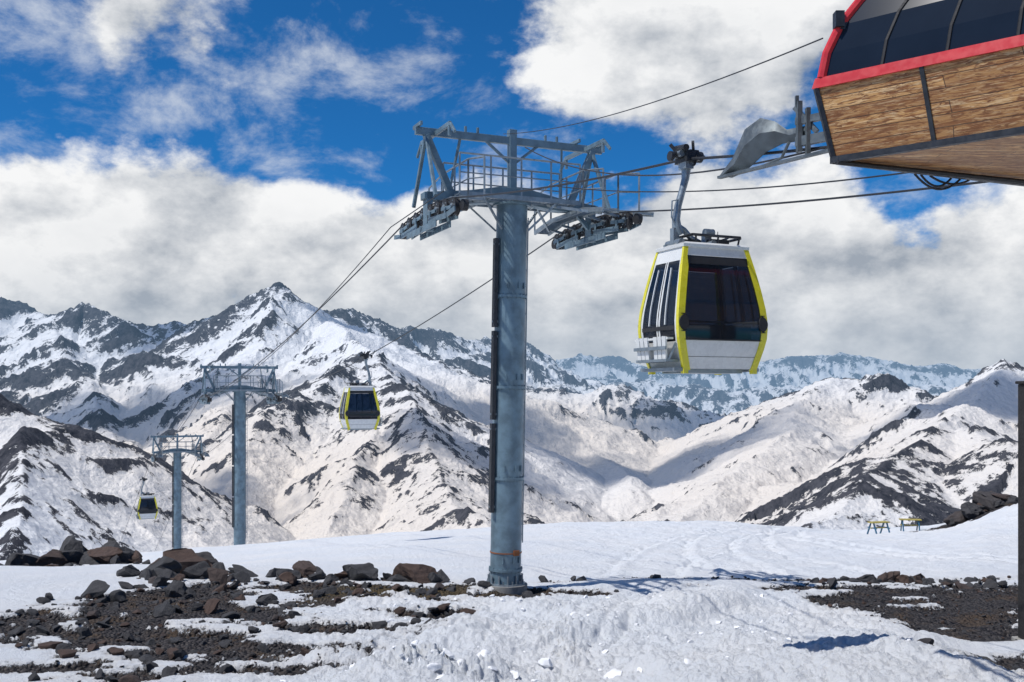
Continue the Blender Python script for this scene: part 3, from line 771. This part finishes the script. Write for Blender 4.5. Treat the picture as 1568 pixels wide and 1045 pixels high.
    vs = P+Pm+Q; n7 = len(P)
    back = [v+Vector((.012,.02,.0)) for v in vs]
    fs = []
    for r_ in range(2):
        for i in range(n7-1):
            a_ = r_*n7+i; fs.append((a_,a_+1,a_+n7+1,a_+n7)); fs.append((len(vs)+a_,len(vs)+a_+n7,len(vs)+a_+n7+1,len(vs)+a_+1))
    tr.add(vs+back, fs)
    tr.beam(W(2.86,13.75,2.96), W(3.9,12.0,2.93), .07, .035)
    tr.sweep([W(3.1,13.4,2.97), W(3.3,13.1,2.97), W(3.48,12.85,3.02), W(3.55,12.75,3.2)], .02, 8)
    tr.beam(W(3.62,12.55,3.02), W(3.62,12.55,3.66), .06, .09, (0,1,0)); tr.beam(W(3.70,12.45,2.95), W(3.70,12.45,3.55), .05, .08, (0,1,0))
    tr.beam(W(3.60,12.6,3.42), W(4.2,11.9,3.40), .07, .09); tr.beam(W(3.60,12.6,3.16), W(4.2,11.9,3.14), .07, .12)
    tr.beam(W(3.58,12.6,3.60), W(3.80,12.4,3.24), .05, .06); tr.beam(W(3.60,12.58,3.60), W(3.60,12.58,3.74), .04, .05, (0,1,0))
    tr.obj("entry_guide", simple("guide_steel", (.15,.175,.19), .5, .5, .15, 6), root, True)
    cb = MB()
    cb.sweep([Vector((.2,-.1,zb-.07)).lerp(Vector((3.5,1.2,zb-.07)), i/10) for i in range(11)], .03, 6)
    # loops hanging below the far floor edge
    for (s0,s1,dp) in ((1.5,2.25,.26),(1.6,2.1,.20),(1.75,2.4,.12)):
        a_ = nn*s0; b_ = nn*s1
        cb.sweep([a_.lerp(b_, i/12)+Vector((0,0,zb-.05-4*dp*(i/12)*(1-i/12)*.6)) for i in range(13)], .014, 6)
    cb.obj("cable_loops", M_rub, root)
station()

pl = empty("wooden_pillar", (10.55, 20.3, gz(10.55,20.3)), 0)
m = MB(); m.beam((0,0,-.2),(0,0,5.3), .32,.32,(0,1,0)); m.beam((0,0,5.3),(0,0,5.36), .40,.40,(0,1,0)); m.obj("post", simple("tarred_timber",(.02,.018,.018),.8,0,.2,5,.5), pl, bevel=.02)
m = MB(); m.beam((0,0,-.3),(0,0,.10), .5,.5,(0,1,0)); m.obj("footing", M_conc, pl, bevel=.02)

# ------------------------------------------------------------------ rocks
def rock_mat():
    m, t, p = new_mat("volcanic_rock")
    geo = t.node('ShaderNodeNewGeometry')
    tc = t.node('ShaderNodeTexCoord').outputs['Object']
    rnd = geo.outputs['Random Per Island']
    n = t.noise(tc, 4, 8, .65)
    c = t.mix(n, (.012,.013,.016), (.085,.082,.086))
    red = t.mix(n, (.028,.018,.015), (.125,.075,.056))
    c = t.mix(t.ramp(rnd, .70, .85), c, red)
    t.put(p.inputs['Base Color'], c); p.inputs['Roughness'].default_value = .8
    t.put(p.inputs['Normal'], t.bump(t.noise(tc, 7, 9, .75), 1.0, .10))
    return m
M_rock = rock_mat()
import bmesh
def ico(n):
    b_ = bmesh.new(); bmesh.ops.create_icosphere(b_, subdivisions=n, radius=1)
    v = np.array([q.co[:] for q in b_.verts]); f = [tuple(q.index for q in fc.verts) for fc in b_.faces]; b_.free(); return v, f
_iv, _if = ico(4); _jv, _jf = ico(2)
R = np.random.RandomState(11)
def rock_into(mb, x, y, s, big=True, sink=.25, z=None, flat=1.0):
    V = (_iv if big else _jv).copy()
    for _ in range(16 if big else 8):
        d = R.randn(3); d /= np.linalg.norm(d); c = .30+.42*R.rand()
        k = V@d; over = np.maximum(0, k-c); V -= over[:, None]*d
    V += (np.sin(V@R.randn(3,3)*5)*.04)
    if big: V += np.sin(V@R.randn(3,3)*13)*.018
    V *= np.array([1+.7*R.rand(), 1+.3*R.rand(), (.65+.35*R.rand())*flat])*1.15
    tl = R.normal(0,.35); ct, s_t = math.cos(tl), math.sin(tl); V = V@np.array([[ct,0,s_t],[0,1,0],[-s_t,0,ct]])
    a = R.rand()*6.28; ca, sa = math.cos(a), math.sin(a)
    V = V@np.array([[ca,sa,0],[-sa,ca,0],[0,0,1]])
    zz = gz(x,y) if z is None else z
    V = V*s*1.15+np.array([x,y,zz+s*(.50-sink)])
    mb.add(V.tolist(), _if if big else _jf)
big = [(-10.9,31.0,.50),(-10.2,30.6,.6),(-9.6,31.2,.46),(-9.2,29.6,.5),(-8.6,29.0,.42),(-10.6,29.6,.4),(-9.9,32.2,.55),(-8.2,30.2,.32),(-11.5,30,.35),(-10.0,29.0,.35),(-9.0,30.6,.4),
       (-8.9,26.4,.36),(-9.7,27.4,.28),(-6.7,29.4,.34),(-6.2,29.8,.36),(-7.2,30.0,.32),(-5.7,29.2,.27),(-6.4,28.9,.22),(-7.7,28.6,.25),
       (-4.4,29.0,.56),(-4.9,29.3,.33),(-2.65,28.8,.42),(-2.3,28.6,.30),(-3.3,28.5,.28),(-3.6,28.9,.24),(-5.2,28.6,.22),(-10.6,25.2,.25),(-7.9,23.5,.2),(-6.1,24.6,.2)]
mb = MB()
for x,y,s in big: rock_into(mb, x, y, s)
for i in range(110):
    a_ = R.choice(len(big)); x0,y0,_s = big[a_]; rock_into(mb, x0+R.normal(0,.7), y0+R.normal(0,.5), .05+.15*R.rand()**2, False)
mb.obj("boulder_pile", M_rock)
mb = MB()
for i in range(26): rock_into(mb, -21.0+R.normal(0,1.0), 50+R.normal(0,.5), .35+.55*R.rand(), True, .05)
for i in range(30): rock_into(mb, R.uniform(-28,-17.5), R.uniform(46,50), .15+.4*R.rand()**2, True, .15)
mb.obj("boulder_pile", M_rock)
mb = MB()
for i in range(34): rock_into(mb, 26.2+float(np.clip(R.normal(0,.75),-1.3,1.3)), 55.8+R.normal(0,.4), .28+.42*R.rand(), True, -.25 if i < 12 else .05)
mb.obj("boulder_pile", M_rock)
mb = MB()
for x,y,s in [(10.7,28.6,.28),(11.2,28.4,.26),(11.7,28.8,.24),(10.2,28.7,.2),(12.6,28,.22),(13.3,27.5,.24),(7.3,17.6,.13),(7.9,17.5,.17),(8.2,17.7,.12),(8.5,17.8,.18),(7.6,17.4,.10),(8.9,17.5,.14),(14,26.8,.2)]: rock_into(mb, x, y, s)
for i in range(60):
    rock_into(mb, R.uniform(8.5,14), 28.4+R.normal(0,.4), .05+.08*R.rand(), False)
mb.obj("boulder_pile", M_rock)
mb = MB(); cnt = 0
xs = R.uniform(-14, 16, 16000); ys = R.uniform(16.0, 31, 16000)
mm = patch_mask(xs, ys); hh = ground_h(xs, ys)[0]
for x, y, q, z in zip(xs, ys, mm, hh):
    if q > -.10 and cnt < 2000:
        s = (.018+.03*R.rand()**2) if x > 6 else (.022+.13*R.rand()**5)
        rock_into(mb, x, y, s, False, .2, z); cnt += 1
mb.obj("scattered_stones", M_rock)

M_snow = simple("packed_snow", (.81,.82,.84), .7, 0, .03, 4, .8)
mb = MB()
for i in range(30):
    x = R.normal(-1.2, 1.2); y = R.normal(16.6, .5)
    rock_into(mb, x, y, .05+.12*R.rand()**2, True, .45)
for i in range(220):
    x = R.uniform(-2.8, 7); y = R.uniform(15.5, 26)
    rock_into(mb, x, y, .015+.05*R.rand()**2, False, .35)
mb.obj("snow_clods", M_snow, None, True)

for (x, y, r_) in ((21.0,57,.3),(23.2,58,-.2)):
    e = empty("trestle_table", (x, y, gz(x,y)), r_); e.scale = (.8,.8,.8)
    a = MB(); a.beam((-.75,0,.85),(.75,0,.85),.6,.07); a.beam((-.7,0,.45),(.7,0,.45),.06,.08); a.obj("top", M_ochre, e, bevel=.01)
    b = MB()
    for sx in (-.55,.55):
        for sy in (-1,1): b.beam((sx,sy*.15,.82),(sx,sy*.55,-.05),.08,.08)
        b.beam((sx,-.5,.45),(sx,.5,.45),.06,.06)
    b.obj("legs", M_blue, e)

# ------------------------------------------------------------------ light, sky
EL = math.radians(61)
sd = Vector((-.93,-.37,0)).normalized()*math.cos(EL)+Vector((0,0,math.sin(EL)))
sun = bpy.data.lights.new("sun", 'SUN'); sun.energy = 4.1; sun.angle = math.radians(.53); sun.color = (1,.965,.91)
so = bpy.data.objects.new("sun", sun); so.rotation_euler = sd.to_track_quat('Z','Y').to_euler(); so.location = (-20,0,40); scene.collection.objects.link(so)

# high cumulus drifting over the valley (they cast the soft shadows on the slopes)
def cloud_mat():
    m, t, p = new_mat("cumulus_cloud")
    tc = t.node('ShaderNodeTexCoord').outputs['Object']
    p.inputs['Base Color'].default_value = (.85,.86,.88,1); p.inputs['Roughness'].default_value = 1; p.inputs['Specular IOR Level'].default_value = 0
    ln = t.node('ShaderNodeVectorMath', operation='LENGTH')
    sc = t.node('ShaderNodeVectorMath', operation='MULTIPLY'); t.put(sc.inputs[0], tc); sc.inputs[1].default_value = (1,1,0)
    t.l.new(sc.outputs[0], ln.inputs[0])
    n = t.noise(tc, 2.2, 7, .6)
    a = t.math('SUBTRACT', t.math('ADD', n, .35), t.math('MULTIPLY', ln.outputs['Value'], .62))
    al = t.ramp(a, .20, .55, 0, .62)
    tr = t.node('ShaderNodeBsdfTransparent'); mx = t.node('ShaderNodeMixShader'); t.put(mx.inputs[0], al)
    t.l.new(tr.outputs[0], mx.inputs[1]); t.l.new(p.outputs[0], mx.inputs[2]); t.l.new(mx.outputs[0], t.n['Material Output'].inputs[0])
    return m
M_cloud = cloud_mat()
for (tx, ty, tz, rx, ry, H) in ((420,2900,-250,560,420,2000),(-1300,3500,-50,700,420,2300),(-150,3300,100,260,260,2200),(1150,2500,-100,420,260,2000),(-650,4700,250,330,260,2700),(900,4300,0,600,300,2600),(-620,1900,-300,260,260,1700),(-1500,4900,200,500,350,2700),(-30,2250,-250,200,260,1800)):
    c_ = Vector((tx,ty,tz))+sd*(H/sd.z)
    V = _iv.copy()
    V *= 1+.16*np.sin(V@R.randn(3,3)*3)[:, :1]+.10*np.sin(V@R.randn(3,3)*6)[:, :1]
    me = bpy.data.meshes.new("cloud"); me.from_pydata(V.tolist(), [], _if); me.polygons.foreach_set('use_smooth', [True]*len(me.polygons)); me.materials.append(M_cloud)
    o = bpy.data.objects.new("cloud", me); o.location = c_; o.scale = (rx, ry, 90); scene.collection.objects.link(o)

w = bpy.data.worlds.new("World"); scene.world = w; w.use_nodes = True
t = NT(w.node_tree); bgn = t.n['Background']
sky = t.node('ShaderNodeTexSky', sky_type='NISHITA'); sky.sun_disc = False; sky.sun_elevation = EL; sky.sun_rotation = math.atan2(sd.x, sd.y)
sky.altitude = 3000; sky.air_density = 1.0; sky.dust_density = .3; sky.ozone_density = 3.0
V = t.node('ShaderNodeTexCoord').outputs['Generated']
def vm(op, a, b):
    nd = t.node('ShaderNodeVectorMath', operation=op); t.put(nd.inputs[0], a); t.put(nd.inputs[1], b); return nd
SV = vm('MULTIPLY', V, (1,1,1.55)).outputs[0]
SV2 = vm('ADD', SV, (-.026,-.01,.046)).outputs[0]
def cl(v): return t.noise(v, 4.6, 12, .60, .0)
n1 = cl(SV); n2 = cl(SV2)
sx = t.node('ShaderNodeSeparateXYZ'); t.put(sx.inputs[0], V)
def blobs(base, lst):
    b = base
    for (u, v, r, amp) in lst:
        c = Vector((u,1,v)).normalized()
        dd = vm('DISTANCE', V, tuple(c)).outputs['Value']
        b = t.math('ADD', b, t.ramp(dd, 0, r, amp, 0))
    return b
bias = blobs(t.ramp(sx.outputs[2], .14, .26, .26, -.06), [(-.12,.28,.18,-.16),(.09,.235,.13,-.17),(.14,.36,.16,.18),(.27,.34,.15,.14),(-.33,.38,.13,.13),(-.50,.39,.09,-.12),(-.46,.27,.10,.08),(-.25,.215,.11,.06),(.385,.18,.08,-.26),(.50,.20,.07,-.12),(-.38,.29,.08,-.08)])
bias = t.math('ADD', bias, t.ramp(sx.outputs[1], -.2, .4, -.16, 0))
den = t.math('ADD', n1, bias)
alpha = t.ramp(den, .50, .61)
# thin wispy layer torn off the cumulus
wsp = t.noise(vm('ADD', vm('MULTIPLY', V, (1,1,1.7)).outputs[0], (3.1,.7,1.9)).outputs[0], 7.5, 12, .64, .2)
wb = blobs(t.ramp(sx.outputs[2], .55, .75, .0, -.1), [(-.36,.34,.24,.12),(-.20,.24,.12,.08),(.02,.33,.10,.03),(-.10,.37,.10,.06),(.45,.22,.14,.12)])
walpha = t.math('MULTIPLY', t.ramp(t.math('ADD', wsp, wb), .54, .80), .75)
shade = t.math('ADD', t.math('MULTIPLY', t.math('SUBTRACT', n1, n2), 4.2), .68, True)
thick = t.ramp(den, .64, .95)
shade = t.math('SUBTRACT', shade, t.math('MULTIPLY', thick, .22), True)
cc = t.mix(shade, (.34,.385,.45), (.93,.935,.94))
cc = t.mix(t.ramp(sx.outputs[2], .0, .14, .6, 0), cc, (.42,.50,.60))
skc = vm('MULTIPLY', sky.outputs[0], (.014,.068,.108)).outputs[0]
s1 = t.mix(walpha, skc, (.76,.80,.85))
t.put(bgn.inputs[0], t.mix(alpha, s1, cc)); bgn.inputs[1].default_value = 1.0

# ------------------------------------------------------------------ camera
cam = bpy.data.cameras.new("camera"); cam.lens = 35; cam.sensor_width = 36
cam.shift_y = 78/1568; cam.clip_start = .1; cam.clip_end = 40000
co = bpy.data.objects.new("camera", cam); co.location = (0,0,0); co.rotation_euler = (math.radians(90),0,0)
scene.collection.objects.link(co); scene.camera = co
scene.view_settings.view_transform = 'Standard'; scene.view_settings.look = 'None'
